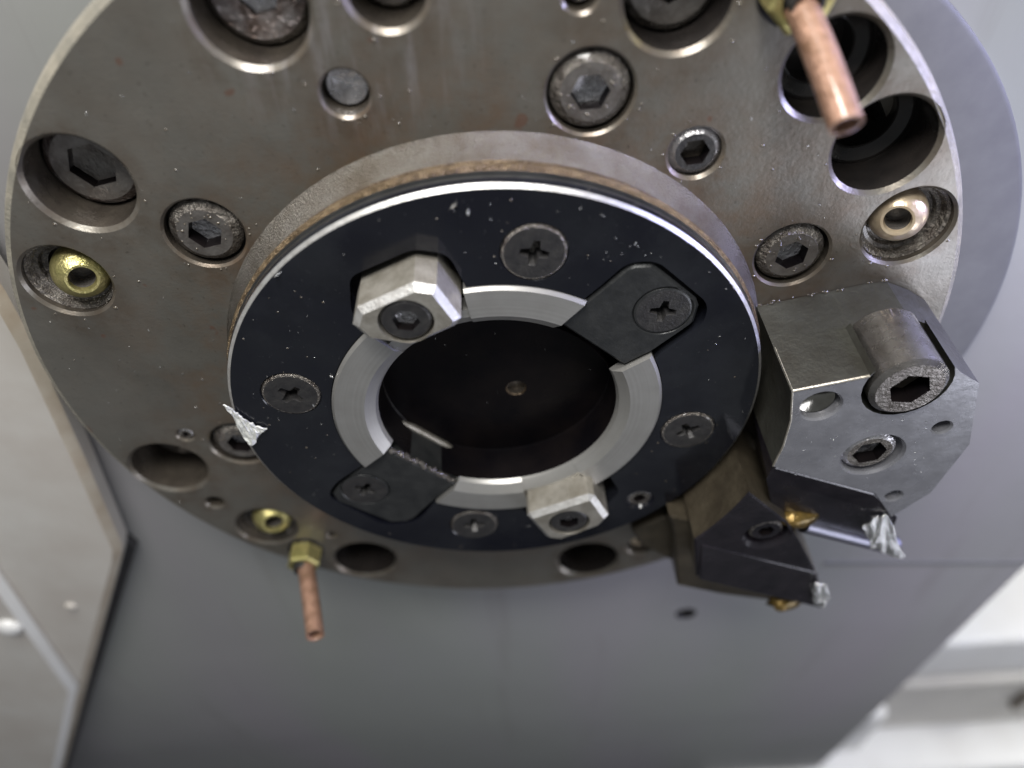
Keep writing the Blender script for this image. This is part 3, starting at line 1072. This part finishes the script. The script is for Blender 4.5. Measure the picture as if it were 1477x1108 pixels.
# tool strip along the lower front edge, stepping back like the shank above
mb = MB()
v = [(0.470, FH - 0.003, -0.374), (0.788, FH - 0.003, -0.536), (0.848, FH - 0.010, -0.722), (0.484, FH - 0.010, -0.527),
     (0.470, FH + 0.03, -0.374), (0.790, FH + 0.03, -0.536), (0.852, FH + 0.03, -0.728), (0.481, FH + 0.03, -0.531)]
mb.add(v, [(0, 1, 2, 3), (0, 4, 5, 1), (1, 5, 6, 2), (2, 6, 7, 3), (3, 7, 4, 0)])
soften(link('tool_shank', mb.mesh('tool_shank', [M['dark']]), h2), 0.004, 2)
ME_H2 = hex_head_mesh('socket_screw', 0.04, 0.034, 0.02, 0, [M['dark'], M['grimy']], 0.03, False, 0.02, 0.2)
link('socket_screw', ME_H2, h2, (0.625, FH + 0.012, -0.352))
mb = MB()
w2 = [(0.345, -0.575), (0.352, -0.562), (0.424, -0.511), (0.452, -0.508), (0.480, -0.745), (0.431, -0.70), (0.375, -0.645)]
mb.prism(w2, -0.08, -0.004, 0.008)
link('clamp_wedge', mb.mesh('clamp_wedge', [M['brown']], 20), h2)
lump('insert', (0.768, FH + 0.04, -0.765), 0.034, M['amber'], h2, 5, (1.3, 0.8, 0.7), 0.5)
mb = MB()
mb.tube([(0.60, FH + 0.06, -0.625), (0.83, FH + 0.05, -0.745)], 0.018, 16)
link('round_bar', mb.mesh('round_bar', [M['brown']], 40), h2)


# ------------------------------------------------------------------ swarf
def crumple(name, loop, y, seed, amp, thick, label, cat, group=None, mat='chip'):
    """A torn sliver of aluminium: a thin crumpled plate with real thickness."""
    rnd = random.Random(seed)
    bm = bmesh.new()
    vs = [bm.verts.new((x, y, z)) for x, z in loop]
    f = bm.faces.new(vs)
    bmesh.ops.triangulate(bm, faces=[f])
    bmesh.ops.subdivide_edges(bm, edges=bm.edges[:], cuts=3, use_grid_fill=True)
    bmesh.ops.triangulate(bm, faces=bm.faces[:])
    for v in bm.verts:
        v.co.y += (rnd.random() - 0.5) * amp
        v.co.x += (rnd.random() - 0.5) * amp * 0.5
        v.co.z += (rnd.random() - 0.5) * amp * 0.5
    cx = sum(p[0] for p in loop) / len(loop)
    cz = sum(p[1] for p in loop) / len(loop)
    bmesh.ops.translate(bm, verts=bm.verts, vec=(-cx, -y, -cz))
    me = bpy.data.meshes.new(name)
    bm.to_mesh(me)
    bm.free()
    me.materials.append(M[mat])
    o = link(name, me, None, (cx, y, cz))
    o['label'] = label
    o['category'] = cat
    if group:
        o['group'] = group
    s = o.modifiers.new('thickness', 'SOLIDIFY')
    s.thickness = thick
    return o


crumple('metal_chip', [(-0.566, 0.082), (-0.558, 0.078), (-0.546, 0.050), (-0.535, 0.034), (-0.520, 0.012), (-0.500, -0.004), (-0.520, -0.020), (-0.535, -0.046), (-0.546, -0.056), (-0.556, -0.024), (-0.557, 0.03)],
        -0.134, 4, 0.006, 0.003, 'torn white aluminium chip stuck on the left rim of the black plate', 'metal chip', 'aluminium chips', 'sliver')
crumple('metal_chip', [(0.845, -0.330), (0.871, -0.298), (0.895, -0.292), (0.998, -0.479), (0.970, -0.482), (0.892, -0.420)],
        FH - 0.002, 9, 0.013, 0.004, 'crumpled shiny chip on the end of the dark tool of the upper holder', 'metal chip', 'aluminium chips')
crumple('metal_chip', [(0.785, -0.565), (0.815, -0.56), (0.84, -0.633), (0.845, -0.70), (0.81, -0.66), (0.80, -0.61)],
        FH - 0.016, 12, 0.016, 0.004, 'small bright chip on the tip of the lower dark tool holder', 'metal chip', 'aluminium chips')

# fine metal flecks lying on the plate, disc and holder
mb = MB()
rnd = random.Random(21)


def fleck(x, y, z, s):
    a = rnd.uniform(0, pi)
    l, w = s, s * rnd.uniform(0.2, 0.5)
    u, v = (cos(a) * l, sin(a) * l), (-sin(a) * w, cos(a) * w)
    ty = rnd.uniform(-0.4, 0.4) * s
    t = s * 0.35
    p = [(x - u[0], y - t - ty, z - u[1]), (x - v[0], y - t, z - v[1]), (x + u[0], y - t + ty, z + u[1]), (x + v[0], y - t, z + v[1])]
    q = [(a_, y, c_) for a_, b_, c_ in p]
    mb.add(p + q, [(0, 1, 2, 3), (0, 4, 5, 1), (1, 5, 6, 2), (2, 6, 7, 3), (3, 7, 4, 0)])


def free(x, z):
    return all(hypot(x - a, z - b) > r * 1.05 for a, b, r, d, c in holes)


n = 0
while n < 50:
    a, r = rnd.uniform(0, 2 * pi), rnd.uniform(0.375, 0.545)
    x, z = r * cos(a), r * sin(a)
    if all(hypot(x - p, z - q) > 0.065 for p, q, _ in CSK) and hypot(x + 0.15, z - 0.35) > 0.13 and hypot(x - 0.15, z + 0.31) > 0.13 and hypot(x - .3, z - .25) > .14 and hypot(x + .3, z + .26) > .14:
        fleck(x, PH - 0.0004, z, rnd.choice((0.0014, 0.0018, 0.0022, 0.003)))
        n += 1
for x, z, s in ((-0.052, 0.525, 0.010), (-0.028, 0.512, 0.007), (-0.372, 0.405, 0.009), (-0.385, 0.06, 0.006), (-0.33, 0.14, 0.006), (0.20, 0.49, 0.005), (0.26, 0.43, 0.004)):
    fleck(x, PH - 0.0006, z, s)
n = 0
while n < 90:
    a, r = rnd.uniform(0, 2 * pi), rnd.uniform(0.6, 0.97)
    x, z = r * cos(a), r * sin(a)
    if free(x, z) and not (x > 0.5 and z < 0.2):
        fleck(x, -0.0004, z, rnd.choice((0.0012, 0.0016, 0.002, 0.003)))
        n += 1
for _ in range(60):
    x, z = rnd.uniform(0.62, 0.92), rnd.uniform(-0.15, 0.10)
    if all(hypot(x - p, z - q) > 0.08 for p, q in (csk, cs, hx1)):
        fleck(x, FH - 0.0004, z, rnd.choice((0.0012, 0.0016, 0.0022)))
for _ in range(12):
    a, r = rnd.uniform(0, 2 * pi), rnd.uniform(0.02, 0.24)
    fleck(0 + r * cos(a), -0.0204, r * sin(a), rnd.choice((0.0012, 0.0016, 0.002)))
fl = link('metal_flecks', mb.mesh('metal_flecks', [M['chip']]))
fl['kind'] = 'stuff'
fl['label'] = 'tiny bright metal flecks scattered over plate and disc'

# oil beads standing on rims, screws and edges, as one mass
mb = MB()
rnd = random.Random(5)


def bead(x, y, z, r):
    n, vs, fs = 8, [], []
    ex = rnd.uniform(0.8, 1.6)
    for a_, h_ in ((1.0, 0.0), (0.8, 0.34), (0.42, 0.56)):
        for i in range(n):
            t = 2 * pi * i / n
            vs.append((x + r * a_ * cos(t) * ex, y - r * h_, z + r * a_ * sin(t)))
    vs.append((x, y - r * 0.62, z))
    for j in range(2):
        for i in range(n):
            q = (i + 1) % n
            fs.append((j * n + i, j * n + q, (j + 1) * n + q, (j + 1) * n + i))
    fs += [(2 * n + i, 2 * n + (i + 1) % n, 3 * n) for i in range(n)]
    mb.add(vs, fs)


for x, z, r, d, c in holes:
    if r > 0.04:
        for _ in range(5):
            a = rnd.uniform(0, 2 * pi)
            q = r + rnd.uniform(0.001, 0.012)
            if hypot(x + q * cos(a), z + q * sin(a)) < 0.97:
                bead(x + q * cos(a), 0.0, z + q * sin(a), rnd.uniform(0.0015, 0.0032))
for x, z, r in BOLT:
    for _ in range(14):
        a = rnd.uniform(0, 2 * pi)
        q = rnd.uniform(0.037, 0.05)
        bead(x + q * cos(a), 0.002, z + q * sin(a), rnd.uniform(0.0015, 0.003))
for _ in range(70):
    a, r = rnd.uniform(0, 2 * pi), rnd.uniform(0.6, 0.96)
    if free(r * cos(a), r * sin(a)) and not (r * cos(a) > 0.5 and r * sin(a) < 0.2):
        bead(r * cos(a), 0.0, r * sin(a), rnd.uniform(0.0012, 0.0028))
for _ in range(60):
    a, r = rnd.uniform(0, 2 * pi), rnd.uniform(0.37, 0.545)
    x, z = r * cos(a), r * sin(a)
    if all(hypot(x - p, z - q) > 0.065 for p, q, _ in CSK) and hypot(x + 0.15, z - 0.35) > 0.13 and hypot(x - 0.15, z + 0.31) > 0.13 and hypot(x - .3, z - .25) > .14 and hypot(x + .3, z + .26) > .14:
        bead(x, PH, z, rnd.uniform(0.001, 0.0022))
for t in range(26):
    u = rnd.random()
    bead(0.566 + 0.26 * u, -0.004 - rnd.random() * 0.004, 0.158 + 0.05 * u + rnd.uniform(0.002, 0.008), rnd.uniform(0.0015, 0.0035))
ob = link('oil_beads', mb.mesh('oil_beads', [M['oil']], 60))
ob['kind'] = 'stuff'
ob['label'] = 'small shiny oil beads standing on the rims and screws'
